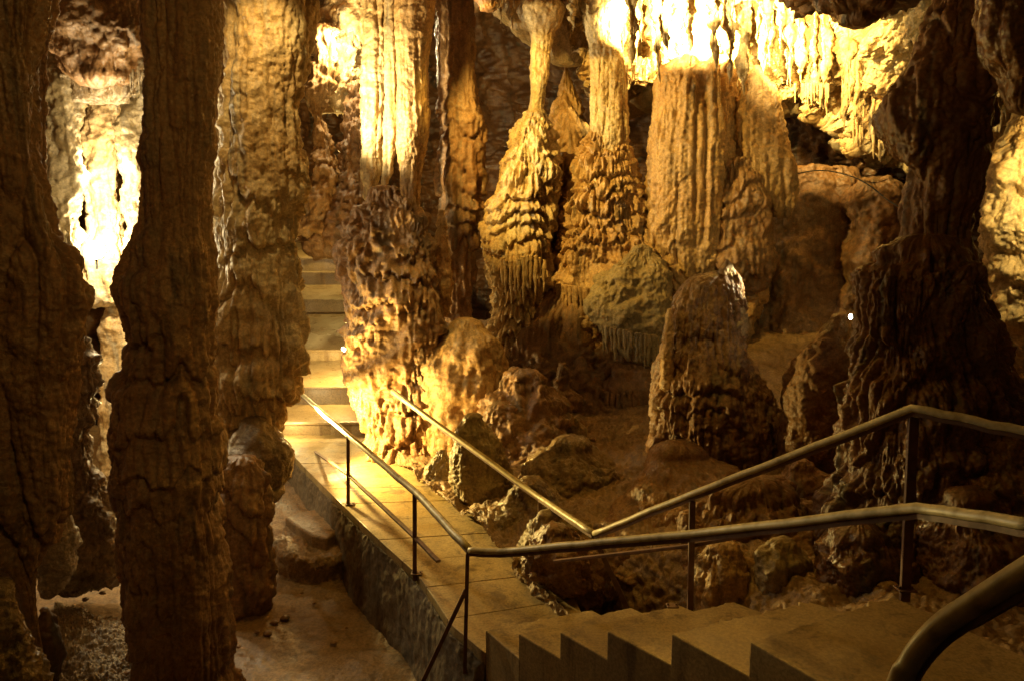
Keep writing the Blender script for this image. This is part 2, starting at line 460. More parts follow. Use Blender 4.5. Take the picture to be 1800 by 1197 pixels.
# left walkway railing
yA = onz(612, 886, 0)[1]; yB = onz(729, 1008, 0)[1]; yC = PW[0][1]+.12
yF = yA+(yA-yB)*1.35
lr = empty('walkway_handrail', onz(729, 1008, 0), 'cream topped handrail along the left edge of the walkway with a second lower bar', 'handrail', 'cream topped handrails')
top_pts = [at(520, 685, yF), at(612, 764, yA), at(731, 866, yB), at(824, 966, yC)]
rail(lr, top_pts, 3)
for px, py, pb, yy in ((612, 766, 887, yA), (729, 868, 1010, yB)):
    bar(lr, 'post', at(px, py, yy), at(px, pb, yy)+np.array([0, 0, -.05]), .018, .018); q_ = at(px, pb, yy); plate(lr, (q_[0]+.02, q_[1], .005))
bar(lr, 'post', at(822, 972, yC), at(817, 1182, yC), .014, .014)
bar(lr, 'brace', at(819, 1036, yC), at(735, 1215, yC-.25), .016, .008)
m = MB(); m.sweep(wavy([at(542, 786, yF+.3), at(612, 834, yA+.02), at(729, 943, yB+.02), at(771, 986, yB-.45)], .002, 4, 5), [(-.02, -.012), (.02, -.012), (.02, .012), (-.02, .012)])
m.build('lower_bar', M_post, lr, bevel=.003)
# stair left railing (from the walkway corner to the landing, then level)
sl = empty('stair_handrail', (*xy(PW[0]), 0), 'cream topped handrail rising from the walkway corner along the near side of the steps', 'handrail', 'cream topped handrails')
yK = PW[5][1]-.55
rail(sl, [at(826, 970, yC-.03), at(880, 972, yC-.15), at(1215, 943, (yC*.45+yK*.55)), at(1615, 899, yK), at(1830, 932, yK-.55)], 8, .003)
bar(sl, 'post', at(1826, 935, yK-.55), at(1815, 1400, yK-.55), .02, .012)
# right railing
yR0 = onz(949, 945, 0.05)[1]; yR1 = QW[0][1]+.25; yR2 = QW[2][1]+.05; yR3 = QW[5][1]+.08
rr_ = empty('walkway_handrail', at(949, 945, yR0), 'cream topped handrail on the right side of the walkway beside the wet boulders', 'handrail', 'cream topped handrails')
yR9 = 9.1
rail(rr_, [at(690, 688, yR9), at(949, 876, yR0), at(1043, 939, yR1)], 12)
bar(rr_, 'post', at(949, 880, yR0), at(949, 950, yR0), .018, .018)
bar(rr_, 'post', at(1044, 942, yR1), at(1108, 1080, yR1-.1), .02, .012)
r2 = empty('stair_handrail', (*xy(QW[2]), wz[2]), 'cream topped handrail climbing the far side of the steps to a bend', 'handrail', 'cream topped handrails')
rail(r2, [at(1046, 940, yR1-.02), at(1217, 872, yR2), at(1605, 722, yR3), at(1835, 770, yR3-.45)], 15)
bar(r2, 'post', at(1217, 880, yR2), at(1213, 1075, yR2), .02, .012)
bar(r2, 'post', at(1606, 733, yR3), at(1590, 1056, yR3), .027, .012)
m = MB(); m.sweep([at(975, 986, yR1+.1), at(1217, 958, yR2+.02), at(1597, 886, yR3+.02), at(1800, 930, yR3-.4)], [(-.02, -.012), (.02, -.012), (.02, .012), (-.02, .012)])
m.build('lower_bar', M_post, r2, bevel=.003)
plate(r2, (QW[2]+PW[2]*.06)/1.06, .04); q_ = at(1590, 1050, yR3); plate(r2, (q_[0], q_[1], wz[5]+.002))
# nearest rail
nr = empty('foreground_handrail', at(1600, 1500, 1.6), 'thick cream handrail closest to the camera curving down out of the bottom right corner', 'handrail', 'cream topped handrails')
def bez(a, b, c, n=10): return [(1-t)**2*a+2*t*(1-t)*b+t*t*c for t in np.linspace(0, 1, n)]
pts = [at(1960, 905, 1.25), at(1820, 993, 1.38)]+bez(at(1700, 1068, 1.50), at(1610, 1118, 1.58), at(1580, 1210, 1.60), 12)+[at(1550, 1330, 1.60)]
m = MB(); m.sweep(pts, tubeprof(.031, .025, 20)); m.build('top_rail', M_rail, nr, smooth=True)
m = MB(); m.sweep([p+np.array([.012, .0, -.034]) for p in pts[:-2]], [(-.014, -.012), (.014, -.012), (.014, .012), (-.014, .012)]); m.build('rail_bar', M_post, nr)
bar(nr, 'post', at(1548, 1330, 1.60), at(1548, 1330, 1.60)+np.array([0, 0, -.6]), .02, .02)

# ================================================================== GROUND
w = lambda x, y, z: np.array([x, y, z], float)
sheet('clay_floor', None, [[w(-7, 1, -1.0), w(-4, 1, -1.0), w(-2, 1, -.95), w(-.3, 1, -.95), w(1.5, 1, -1)],
                          [w(-7, 4, -1.0), w(-4, 4.3, -.95), w(-2, 4.5, -.92), w(-.6, 4.5, -.9), w(1.0, 4.4, -1)],
                          [w(-7, 6.5, -.9), w(-4.2, 6.5, -.98), w(-2.6, 6.5, -.92), w(-1.2, 6.5, -.88), w(0, 6.3, -.9)],
                          [w(-8, 9, -.6), w(-5, 9, -.9), w(-3.2, 8.7, -.8), w(-1.9, 8.4, -.8), w(-1.0, 8.0, -.9)],
                          [w(-9, 13, 0), w(-7, 13, -.4), w(-5, 12, -.3), w(-3.4, 11.5, -.25), w(-2.2, 11.5, -.3)]],
      M_mud, dict(lump=(.05, .9), rough=.008, rf=7), (420, 420))
sheet('clay_ground', None, [[at(1045, 1140, 4.9), at(1130, 1180, 4.4), at(1260, 1200, 3.9), at(1500, 1200, 3.4), at(1900, 1200, 3.0)],
                           [at(912, 1000, 6.3), at(1080, 1090, 5.5)-np.array([0, 0, .9]), at(1230, 1080, 5.1)-np.array([0, 0, .3]), at(1500, 1062, 4.6), at(1950, 1100, 4.2)],
                           [at(850, 930, 7.2), at(1000, 930, 6.9), at(1180, 950, 6.2), at(1440, 960, 5.5), at(2000, 960, 5.2)],
                           [at(730, 830, 9.0), at(950, 830, 8.8), at(1150, 835, 8.4), at(1420, 860, 7.2), at(2050, 850, 7)],
                           [at(640, 740, 11.2), at(900, 745, 10.6), at(1100, 755, 10.2), at(1380, 740, 9.4), at(2100, 740, 9)],
                           [at(620, 660, 13), at(850, 665, 12), at(1100, 660, 12), at(1380, 600, 11.6), at(1900, 600, 11.4)],
                           [at(640, 560, 16), at(850, 560, 15), at(1100, 555, 14), at(1380, 540, 13.5), at(2100, 540, 13)]],
      M_mud, dict(lump=(.10, 1.4), nod=(.035, 5), rough=.03, rf=5), (520, 520))

# ================================================================== CAVE SHELL
sheet('cave_wall', None, [[at(-900, 700, 17), at(-300, 760, 17), at(300, 700, 18), at(700, 560, 20), at(1150, 600, 17), at(1500, 620, 15), at(2100, 640, 13)],
                         [at(-900, 400, 17), at(-300, 400, 16.5), at(300, 420, 18), at(700, 380, 22), at(1150, 400, 16.5), at(1500, 400, 14.5), at(2100, 400, 12)],
                         [at(-900, 100, 16), at(-300, 100, 15), at(300, 150, 18), at(700, 200, 22), at(1150, 250, 17), at(1500, 300, 14), at(2100, 200, 11)],
                         [at(-900, -300, 14), at(-300, -300, 13), at(300, -100, 16), at(700, -50, 20), at(1150, 50, 16), at(1500, 50, 13.6), at(2100, -100, 10)],
                         [at(-900, -900, 12), at(-300, -900, 11), at(300, -500, 12), at(700, -400, 14), at(1150, -300, 13), at(1500, -200, 12), at(2100, -500, 9)]],
      M_dark, dict(lump=(.5, .45), flute=(.22, 1.6), nod=(.1, 2.2), rough=.10, rf=2.5), (620, 460))  # dark material also stands in for shade in the deep recess
sheet('cave_ceiling', None, [[w(-12, 15, 7), w(-6, 15, 7.5), w(0, 15, 7.5), w(5, 14, 7), w(11, 13, 6.5)],
                            [w(-12, 10, 7.5), w(-6, 10, 8), w(0, 10, 8), w(5, 10, 7.5), w(11, 9, 7)],
                            [w(-12, 5, 7), w(-6, 5, 7.5), w(0, 5, 7.5), w(5, 5, 7.5), w(11, 5, 7)],
                            [w(-12, -3, 6), w(-6, -3, 6.5), w(0, -3, 6.5), w(5, -3, 6.5), w(11, -3, 6)]],
      M_brown, dict(lump=(.6, .5), nod=(.15, 1.5), rough=.08, rf=2), (200, 200))
sheet('cave_side_wall', None, [[w(-5.5, -3, -1.5), w(-5.5, 2, -1.5), w(-6.4, 6, -1.5), w(-8, 10, -1), w(-12, 15, -.8)],
                              [w(-5.2, -3, 3), w(-5.2, 2, 3), w(-6.4, 6, 3), w(-8.4, 10, 3), w(-12, 15, 3)],
                              [w(-5.5, -3, 8), w(-5.5, 2, 8), w(-6.4, 6, 8), w(-8, 10, 8), w(-12, 15, 8)]],
      M_brown, dict(lump=(.5, .6), flute=(.2, 2), rough=.06, rf=3), (200, 160))
sheet('cave_side_wall', None, [[w(5.2, -3, -1.5), w(5.0, 2, -1.5), w(5.6, 6, -1.0), w(7, 9, 0), w(10, 14, 1)],
                              [w(5.2, -3, 3), w(5.2, 2, 3), w(5.8, 6, 3), w(7.4, 9, 3), w(10.5, 14, 3)],
                              [w(5.2, -3, 8), w(5.2, 2, 8), w(5.8, 6, 8), w(7, 9, 8), w(10, 14, 8)]],
      M_brown, dict(lump=(.5, .6), flute=(.15, 2), rough=.06, rf=3), (200, 160))

COL = 'stone columns'; STM = 'stalagmites'; BLD = 'boulders'
# ================================================================== LEFT SIDE
form('stone_curtain', 'dark fluted rock curtain filling the left edge and tapering to a thin leg', 'stone curtain',
     [(-80, -120, 80), (0, -110, 74), (130, -100, 67), (300, -100, 68), (400, -100, 98), (470, -100, 140), (520, -100, 157), (590, -95, 150), (680, -90, 132), (780, -80, 128), (880, -60, 122), (915, -40, 112), (950, -25, 90), (985, -8, 73), (1010, 5, 62), (1060, 32, 64), (1130, 62, 74), (1190, 66, 84), (1260, 68, 92)],
     4.9, M_brown, dict(flute=(.13, 5), stretch=.05, lump=(.03, 2), rough=.015, rf=7, seed=1), kd=.55, step=2.8)
form('stone_curtain', 'narrow brown rock fold hanging just behind the left edge curtain', 'stone curtain',
     [(-80, 40, 112), (0, 55, 100), (60, 60, 92), (170, 60, 84), (330, 55, 76), (430, 60, 90), (520, 90, 130), (620, 95, 128), (700, 90, 120)], 5.9, M_brown,
     dict(flute=(.10, 5), lump=(.05, 2), rough=.02, seed=2), kd=.6)
form('stone_column', 'tall dark fluted column standing in the left foreground from floor to ceiling', 'column',
     [(-60, 257, 396), (0, 255, 393), (100, 255, 391), (200, 254, 384), (300, 250, 377), (380, 250, 372), (402, 240, 373), (430, 230, 382), (467, 224, 384), (490, 207, 384), (517, 205, 382), (543, 217, 380), (600, 233, 376), (647, 231, 371), (680, 215, 371), (733, 210, 378), (755, 209, 391), (790, 207, 390), (864, 204, 384), (897, 213, 384), (963, 222, 389), (1013, 232, 395), (1060, 230, 402), (1100, 238, 407), (1180, 244, 410), (1230, 232, 430)],
     6.1, M_brown, dict(flute=(.10, 4.5), stretch=.04, tier=(.045, .45), tz=2.6, drip=8, dripamp=.7, lump=(.04, 1.8), nod=(.02, 7), rough=.012, rf=8, seed=3), kd=.85, step=2.4, group=COL)
form('stone_column', 'broad cream and orange column with drip shelves, left of the passage', 'column',
     [(-60, 388, 562), (0, 388, 560), (67, 392, 551), (150, 390, 538), (217, 388, 534), (267, 384, 546), (330, 380, 545), (417, 378, 514), (483, 378, 518), (533, 376, 525), (600, 376, 529), (633, 376, 530), (677, 376, 521), (717, 378, 494), (763, 378, 490), (800, 378, 490)],
     8.3, M_cream, dict(flute=(.13, 3.2), stretch=.035, tier=(.11, .55), tz=4.0, dripamp=.7, drip=9, lump=(.06, 1.3), rough=.02, rf=6, seed=4), kd=.8, step=2.6, group=COL)
form('boulder', 'rounded glossy boulder at the foot of the broad cream column beside the steps', 'boulder',
     [(745, 420, 470), (770, 400, 505), (795, 390, 520), (830, 385, 517), (860, 385, 500)], 8.0, M_gleam, dict(nod=(.05, 7), lump=(.06, 2), rough=.02, seed=5), kd=.8, group=BLD)
form('boulder', 'squat brown rock stack with drip fringes right of the dark foreground column', 'boulder',
     [(815, 400, 455), (840, 385, 474), (880, 384, 478), (930, 383, 480), (985, 380, 483), (1030, 380, 486), (1056, 380, 480)], 7.4, M_brown,
     dict(tier=(.08, .5), drip=8, nod=(.04, 6), lump=(.06, 1.5), rough=.02, seed=6), kd=.8, step=2.6, group=BLD)
# low ledge with flat slab
m = MB()
pl = [onz(468, 915, -.35), onz(520, 880, -.35), onz(590, 890, -.35), onz(622, 960, -.35), onz(600, 1000, -.35), onz(520, 985, -.35), onz(478, 960, -.35)]
sheet('rock_ledge', 'low clay covered ledge against the walkway wall under the flat slab', [[onz(455, 1010, -.95), onz(500, 1042, -.95), onz(570, 1050, -.95), onz(650, 1040, -.95)],
                       [onz(458, 975, -.8), onz(500, 1010, -.8), onz(570, 1022, -.8), onz(640, 1000, -.8)],
                       [onz(460, 930, -.55), onz(500, 968, -.52), onz(565, 978, -.52), onz(630, 960, -.52)],
                       [onz(462, 900, -.5), onz(500, 915, -.5), onz(560, 925, -.5), onz(620, 920, -.5)],
                       [onz(470, 830, -.4), onz(500, 840, -.4), onz(540, 850, -.4), onz(600, 860, -.4)]], M_mud, dict(lump=(.05, 2), rough=.02, rf=5), (140, 120), kind=None, cat='ledge')
m = MB()
sl_ = [onz(500, 908, -.38), onz(553, 893, -.38), onz(568, 895, -.38), onz(597, 930, -.38), onz(575, 945, -.38), onz(548, 940, -.38)]
m.prism([xy(p) for p in sl_], -.56, -.38)
tag(m.build('flat_slab', M_mud, bevel=.03, seg=3), 'flat loose angular slab lying on the ledge left of the walkway', 'rock slab')

# lit rocks behind the left gap
form('stone_column', 'narrow white lit column behind the glaring lamp', 'column',
     [(150, 165, 205), (190, 150, 213), (250, 146, 212), (300, 147, 208), (330, 145, 205), (380, 160, 212), (440, 140, 224), (520, 150, 225)], 9.6, M_cream, dict(flute=(.08, 5), nod=(.03, 6), lump=(.05, 2), rough=.03, seed=7), kd=.6, group=COL)
form('hanging_rock', 'brown hanging rock mass above the glinting ledge at upper left', 'hanging rock',
     [(-80, 60, 262), (0, 66, 262), (60, 72, 262), (90, 88, 250), (110, 100, 235), (125, 112, 225)], 8.6, M_brown, dict(flute=(.1, 3.5), lump=(.12, 1.4), rough=.03, seed=8), kd=.7)
form('rock_ledge', 'thin glinting rock ledge fringed with drips above the lamp', 'ledge',
     [(96, 225, 262), (112, 150, 262), (128, 105, 262), (142, 100, 258), (150, 130, 240)], 8.9, M_gleam, dict(nod=(.05, 7), tier=(.1, .3), drip=14, lump=(.08, 3), rough=.05, seed=9), kd=.5)
form('stone_column', 'greenish grey knobbly column in shade between the left curtain and the lamp', 'column',
     [(100, 92, 150), (200, 80, 150), (300, 70, 146), (400, 75, 140), (500, 80, 150)], 8.9, M_grey, dict(flute=(.08, 4), nod=(.05, 5), lump=(.1, 2), rough=.03, seed=10), kd=.7, group=COL)
form('stone_column', 'pale knobbly column partly hidden behind the dark foreground column', 'column',
     [(130, 205, 300), (250, 212, 300), (400, 222, 300), (520, 215, 300)], 9.4, M_grey, dict(flute=(.08, 4), nod=(.05, 5), lump=(.08, 2), rough=.03, seed=11), kd=.7, group=COL)
form('stone_column', 'pale yellow lit column low in the gap under the lamp', 'column',
     [(500, 188, 260), (600, 180, 260), (700, 176, 260), (800, 172, 260), (900, 180, 260), (985, 190, 260)], 9.8, M_cream, dict(flute=(.05, 4), lump=(.08, 1.8), nod=(.02, 6), rough=.02, seed=12), kd=.6, group=COL)
form('stone_column', 'dark ragged column with glittering right rim in the left gap', 'column',
     [(480, 120, 146), (560, 120, 155), (640, 120, 172), (700, 120, 176), (760, 120, 160), (815, 110, 162), (860, 105, 182), (900, 100, 200), (940, 95, 208), (980, 95, 212), (1010, 90, 205)], 7.6, M_gleam,
     dict(flute=(.06, 5), nod=(.06, 6), tier=(.05, .35), drip=12, lump=(.06, 3), rough=.04, seed=13), kd=.8, group=COL)
form('boulder', 'rounded dark boulder under the tapering end of the left curtain', 'boulder',
     [(905, 95, 122), (930, 75, 138), (960, 68, 143), (1000, 65, 132), (1030, 65, 115), (1045, 70, 100)], 6.6, M_gleam, dict(nod=(.04, 8), lump=(.05, 2), rough=.02, seed=14), kd=.8, group=BLD)
form('boulder', 'sparkling wet rock slope in the bottom left corner', 'boulder',
     [(1040, -60, 10), (1080, -70, 34), (1130, -80, 52), (1180, -90, 66), (1240, -90, 80)], 4.6, M_gleam, dict(nod=(.04, 8), lump=(.06, 2), rough=.03, seed=15), kd=.8, group=BLD)
form('boulder', 'smooth dark boulder standing at the bottom left beside the curtain leg', 'boulder',
     [(1072, 68, 88), (1095, 62, 105), (1130, 62, 111), (1170, 66, 108), (1230, 66, 100)], 5.3, M_dark, dict(lump=(.05, 2), rough=.015, seed=16), kd=.8, group=BLD)
sheet('wet_gravel', None, [[onz(60, 1230, -.93), onz(140, 1230, -.93), onz(250, 1230, -.93)],
                        [onz(90, 1150, -.82), onz(140, 1150, -.84), onz(250, 1150, -.86)],
                        [onz(95, 1080, -.86), onz(135, 1085, -.84), onz(250, 1125, -.88)],
                        [onz(95, 1060, -1.0), onz(130, 1065, -1.0), onz(250, 1105, -1.0)]], M_gleam, dict(nod=(.05, 9), lump=(.05, 3), rough=.04, rf=8), (260, 220), kind='stuff')

# ================================================================== CENTRE LEFT
form('stone_column', 'dim tiered column deep in the lit passage left of the arch', 'column',
     [(60, 556, 600), (130, 545, 585), (200, 538, 575), (260, 545, 590), (330, 550, 598), (400, 520, 600)], 14.5, M_ochre, dict(flute=(.12, 3), tier=(.1, .6), lump=(.2, 1.2), rough=.04, seed=17), kd=.8, group=COL)
form('stone_column', 'knobbly brown column right of the dark arch deep in the passage', 'column',
     [(150, 612, 650), (220, 605, 655), (300, 590, 660), (380, 560, 660), (425, 530, 660)], 14.8, M_brown, dict(flute=(.1, 3), tier=(.1, .5), nod=(.08, 3), lump=(.15, 1.5), rough=.04, seed=18), kd=.8, group=COL)
form('hanging_rock', 'slanting pale rock slab hanging under the roof deep in the passage', 'hanging rock',
     [(-60, 560, 700), (20, 562, 690), (70, 575, 680), (110, 600, 670), (150, 622, 662), (190, 636, 655)], 15.5, M_cream, dict(flute=(.15, 1.8), lump=(.4, 1), nod=(.1, 3), rough=.08, seed=19), kd=.8)
form('rock_arch', 'pale lit rock bridging the dark arch deep in the passage', 'rock arch',
     [(90, 556, 640), (120, 548, 648), (150, 542, 650), (168, 545, 650)], 15.2, M_cream, dict(lump=(.3, 1.5), nod=(.1, 3), rough=.1, seed=20), kd=.9)

form('stone_column', 'tall brightly lit white fluted blade of a column left of the orange one', 'column',
     [(-60, 637, 682), (0, 637, 680), (80, 637, 682), (167, 633, 680), (240, 632, 676), (300, 633, 668), (348, 638, 658)], 11.6, M_cream, dict(flute=(.13, 5), stretch=.02, lump=(.03, 1.5), rough=.02, rf=7, sq=.8, seed=21), kd=1.0, step=2.2, group=COL)
form('stone_column', 'thin cream fluted column between the white blade and the orange column', 'column',
     [(-60, 672, 694), (0, 674, 696), (100, 676, 698), (220, 676, 700), (300, 672, 692), (345, 664, 678)], 11.5, M_cream, dict(flute=(.07, 7), stretch=.02, lump=(.03, 1.5), rough=.015, seed=22), kd=1.0, step=2.2, group=COL)
form('stone_column', 'tall smooth orange fluted column rising above the dark boulder mass', 'column',
     [(-60, 694, 772), (0, 694, 767), (100, 695, 757), (233, 696, 753), (283, 698, 743), (330, 702, 740), (388, 708, 738)], 11.3, M_ochre, dict(flute=(.13, 3.5), stretch=.015, lump=(.03, 1.2), rough=.014, rf=7, seed=23), kd=.9, step=2.2, group=COL)
form('stone_column', 'grey fluted hanging column ending in brown drip tiers before the black recess', 'column',
     [(-60, 762, 838), (0, 764, 836), (100, 768, 840), (150, 770, 842), (217, 776, 856), (267, 780, 850), (330, 774, 845), (400, 778, 838), (470, 782, 832), (560, 780, 830)], 12.2, M_brown, dict(flute=(.12, 3.5), stretch=.03, tier=(.10, .5), tz=5.2, drip=8, lump=(.06, 1.5), rough=.02, seed=24), kd=.8, step=2.4, group=COL)
form('stalagmite', 'tapering ochre stalagmite of bubbly lumps lit from the left', 'stalagmite',
     [(372, 772, 782), (400, 766, 786), (430, 760, 790), (470, 748, 795), (505, 740, 798), (530, 745, 796), (550, 760, 790)], 10.7, M_ochre, dict(nod=(.09, 6), tier=(.04, .25), drip=12, rough=.02, seed=25), kd=.8, step=1.8, group=STM)
form('rock_mass', 'big dark knobbly boulder mass under the fluted columns, lit from below at left', 'boulder',
     [(340, 650, 700), (365, 630, 740), (400, 606, 752), (430, 596, 764), (480, 597, 775), (540, 602, 782), (600, 606, 778), (650, 600, 770), (695, 604, 765), (735, 630, 775), (780, 640, 790), (820, 672, 800), (852, 715, 805)], 10.6, M_brown,
     dict(nod=(.05, 8), tier=(.09, .6), drip=9, dripamp=.7, lump=(.14, 1.2), rough=.022, rf=7, seed=26), kd=.55, step=2.2, yb=9.9)
form('rock_mass', 'smooth slanting brown boulder right of the floodlit knobbly mass', 'boulder',
     [(575, 790, 850), (600, 755, 870), (640, 722, 885), (690, 700, 900), (740, 705, 905), (790, 720, 900)], 10.3, M_ochre, dict(lump=(.10, 1.2), nod=(.015, 6), flute=(.05, 4), rough=.015, seed=27), kd=.6, step=2.4, yb=10.1)
for i, (rows, Y, mt, lb) in enumerate([
    ([(795, 765, 785), (815, 750, 800), (835, 745, 805), (850, 760, 800)], 8.9, M_grey, 'small pale boulder at the right walkway edge, leftmost of the row'),
    ([(735, 815, 850), (770, 797, 880), (840, 787, 905), (880, 805, 908), (905, 850, 900)], 8.3, M_grey, 'upright rippled grey boulder in the middle of the row beside the walkway'),
    ([(720, 855, 905), (745, 845, 925), (785, 830, 930), (820, 825, 920)], 9.4, M_brown, 'knobbly shaded boulder with glinting crest behind the rippled one'),
    ([(852, 905, 960), (882, 880, 985), (915, 852, 1000), (945, 865, 990), (965, 890, 985)], 7.5, M_gleam, 'glistening wet boulder whose left face sparkles beside the walkway'),
    ([(905, 945, 985), (925, 920, 1030), (955, 910, 1050), (990, 912, 1060)], 6.7, M_grey, 'smooth grey boulder under the right handrail post'),
    ([(935, 955, 1000), (955, 925, 1035), (990, 918, 1062), (1020, 935, 1075), (1045, 990, 1085)], 6.1, M_red, 'craggy brown rock at the walkway bend above the black pit'),
    ([(786, 965, 1040), (815, 925, 1085), (860, 905, 1100), (900, 900, 1090)], 8.4, M_gleam, 'low glossy tan mound in the middle of the clay ground'),
    ([(705, 975, 990), (720, 968, 1008), (740, 970, 1000)], 10.2, M_dark, 'small dark drip shelf lump above the round ball stone'),
    ([(738, 1003, 1018), (752, 996, 1028), (768, 998, 1026), (776, 1005, 1018)], 9.9, M_grey, 'dark round ball stone on the clay ground'),
    ([(672, 850, 858), (700, 845, 866), (718, 843, 862)], 9.9, M_ochre, 'small pointed pale stalagmite in front of the red rock slope'),
    ([(590, 842, 860), (615, 834, 868), (640, 830, 870), (655, 834, 862)], 10.8, M_ochre, 'brown drip lump under the left tiered stalagmite'),
    ([(640, 985, 1000), (670, 978, 1010), (700, 965, 1020)], 10.9, M_red, 'pinkish upright stone between the red rocks'),
    ]):
    st = dict(nod=(.04, 7), lump=(.10, 2.2), rough=.035, rf=5, seed=30+i, sq=.7)
    if i in (1, 0): st = dict(flute=(.05, 6), lump=(.05, 1.6), nod=(.03, 8), rough=.02, seed=30+i)
    if i in (3, 6): st = dict(nod=(.05, 8), lump=(.06, 2), rough=.03, seed=30+i)
    form('boulder' if i not in (9,) else 'stalagmite', lb, 'boulder' if i != 9 else 'stalagmite', rows, Y, mt, st, kd=.9, step=2., group=BLD if i != 9 else STM)

# ================================================================== CENTRE: TIERED STALAGMITES
TI = dict(tier=(.12, .30), drip=10, dripamp=.75, flute=(.03, 7), nod=(.02, 9), lump=(.11, 1.9), rough=.018, rf=8, seed=41)
form('stalagmite', 'tiered pagoda shaped stalagmite with drip fringes, left of the central pair', 'stalagmite',
     [(205, 918, 966), (228, 898, 974), (270, 884, 982), (300, 876, 984), (340, 866, 984), (390, 854, 978), (430, 850, 974), (480, 853, 974), (515, 860, 964), (560, 862, 958), (600, 856, 960), (640, 850, 965), (690, 840, 980)],
     12.0, M_cream, TI, kd=.9, step=1.8, group=STM)
form('stalactite', 'slender cream stalactite column reaching down onto the left tiered stalagmite', 'stalactite',
     [(20, 905, 992), (45, 918, 985), (60, 930, 972), (100, 931, 969), (167, 932, 960), (187, 929, 957), (205, 922, 956), (240, 922, 955)], 12.0, M_cream, dict(flute=(.04, 6), nod=(.015, 7), lump=(.03, 2), rough=.014, seed=42), kd=.9, step=1.8, group='stalactites')
form('stalagmite', 'wide tiered orange stalagmite with drip fringes, right of the central pair', 'stalagmite',
     [(240, 1034, 1100), (275, 1020, 1114), (310, 1005, 1126), (350, 990, 1136), (395, 985, 1140), (430, 972, 1152), (470, 968, 1165), (510, 960, 1172), (560, 965, 1178), (600, 975, 1180), (640, 985, 1180)],
     12.1, M_ochre, dict(TI, seed=43, tier=(.12, .25)), kd=.7, step=1.8, group=STM)
form('stone_column', 'cream column hanging to the roof above the wide orange stalagmite', 'column',
     [(-20, 1005, 1120), (30, 1025, 1100), (73, 1034, 1090), (110, 1035, 1098), (150, 1036, 1103), (233, 1038, 1103), (270, 1040, 1100)], 12.1, M_cream, dict(flute=(.09, 4), stretch=.1, nod=(.02, 6), lump=(.03, 2), rough=.018, seed=44), kd=.8, step=1.8, group=COL)
form('flowstone_bell', 'smooth greenish grey bell shaped flowstone dome fringed with long drips', 'flowstone dome',
     [(440, 1110, 1150), (462, 1075, 1165), (485, 1050, 1175), (510, 1040, 1184), (540, 1034, 1190), (570, 1044, 1196), (590, 1058, 1200), (612, 1085, 1204), (628, 1110, 1204)], 11.45, M_grey, dict(tier=(.035, .6), drip=12, dripamp=.5, lump=(.13, 1.7), nod=(.02, 11), rough=.02, rf=9, seed=45), kd=.55, step=1.8, yb=11.2)
# drips of the bell and of the pagoda ledges : real hanging stalactites
def spike(px, py0, py1, wpx, Y, mat, label, group, seed, cat='stalactite', st=None):
    n = 6; rows = []
    for i in range(n+1):
        t = i/n; wd = wpx*(1-t)**.65+1.2
        j = math.sin(seed*3.1+i*1.7)*wpx*.08
        rows.append((py0+(py1-py0)*t, px-wd/2+j, px+wd/2+j))
    return form('stalactite', label, cat, rows, Y, mat, st or dict(nod=(.012, 14), rough=.006, rf=12, lump=(.015, 4), seed=seed), kd=.8, step=2.0, group=group)
for i in range(17):
    t = i/16; px = 1062+t*112
    spike(px+rnd.uniform(-2, 2), 575+t*22, 618+t*38+rnd.uniform(-18, 14), rnd.uniform(6, 12), 11.2-.5*math.sqrt(max(.04, 1-(2*t-1)**2)), M_grey, 'long thin grey drip in the comb fringe under the bell shaped dome', 'drips under the bell dome', 100+i)
for i in range(12):
    t = i/11; px = 975+t*72
    spike(px+rnd.uniform(-2, 2), 500+t*10, 555+rnd.uniform(-14, 18)+t*18, 8, 12.08-.66*math.sqrt(1-(.9-.7*t)**2), M_ochre, 'thin ochre drip in the fringe under the orange tiers left of the bell dome', 'drips under the orange stalagmite', 130+i)
for i in range(11):
    t = i/10; px = 882+t*74
    spike(px+rnd.uniform(-2, 2), 455+6*math.sin(t*7), 520+rnd.uniform(-22, 16), 8.5, 11.45-.12*math.sin(t*3), M_cream, 'pale drip in the fringe on the left tiered stalagmite', 'drips on the left tiered stalagmite', 150+i)
form('stalagmite', 'dim pointed stalagmite seen between the two central ones', 'stalagmite',
     [(120, 992, 998), (160, 984, 1012), (200, 975, 1025), (240, 962, 1032), (290, 960, 1035), (360, 955, 1035)], 13.6, M_ochre, dict(tier=(.12, .55), drip=8, nod=(.03, 6), rough=.02, seed=46), kd=.9, step=2.2, group=STM)
form('hanging_rock', 'smooth pale underside of roof rock between the two hanging columns', 'hanging rock',
     [(-60, 850, 1060), (0, 855, 1060), (30, 875, 1060), (60, 905, 1058), (78, 930, 1050), (95, 965, 1040)], 13.2, M_cream, dict(lump=(.15, 1), rough=.02, seed=47), kd=.9, step=2.6)
form('hanging_rock', 'black overhanging roof rock at the top above the dark recess', 'hanging rock',
     [(-80, 800, 905), (-20, 815, 895), (0, 830, 888), (14, 845, 872)], 10.5, M_dark, dict(lump=(.1, 1.6), nod=(.04, 4), rough=.03, seed=48), kd=.9)
form('stone_column', 'thick ochre fluted column right of the central stalagmites', 'column',
     [(96, 1205, 1262), (108, 1182, 1280), (122, 1158, 1288), (150, 1147, 1290), (200, 1143, 1292), (290, 1136, 1294), (330, 1134, 1288), (400, 1130, 1280), (460, 1150, 1275), (540, 1180, 1250), (640, 1180, 1250)], 11.9, M_ochre, dict(capr=.35, flute=(.20, 3.8), stretch=.015, tier=(.025, 1.1), drip=10, lump=(.04, 1.2), nod=(.03, 6), rough=.022, rf=7, seed=49), kd=.75, step=2., group=COL)
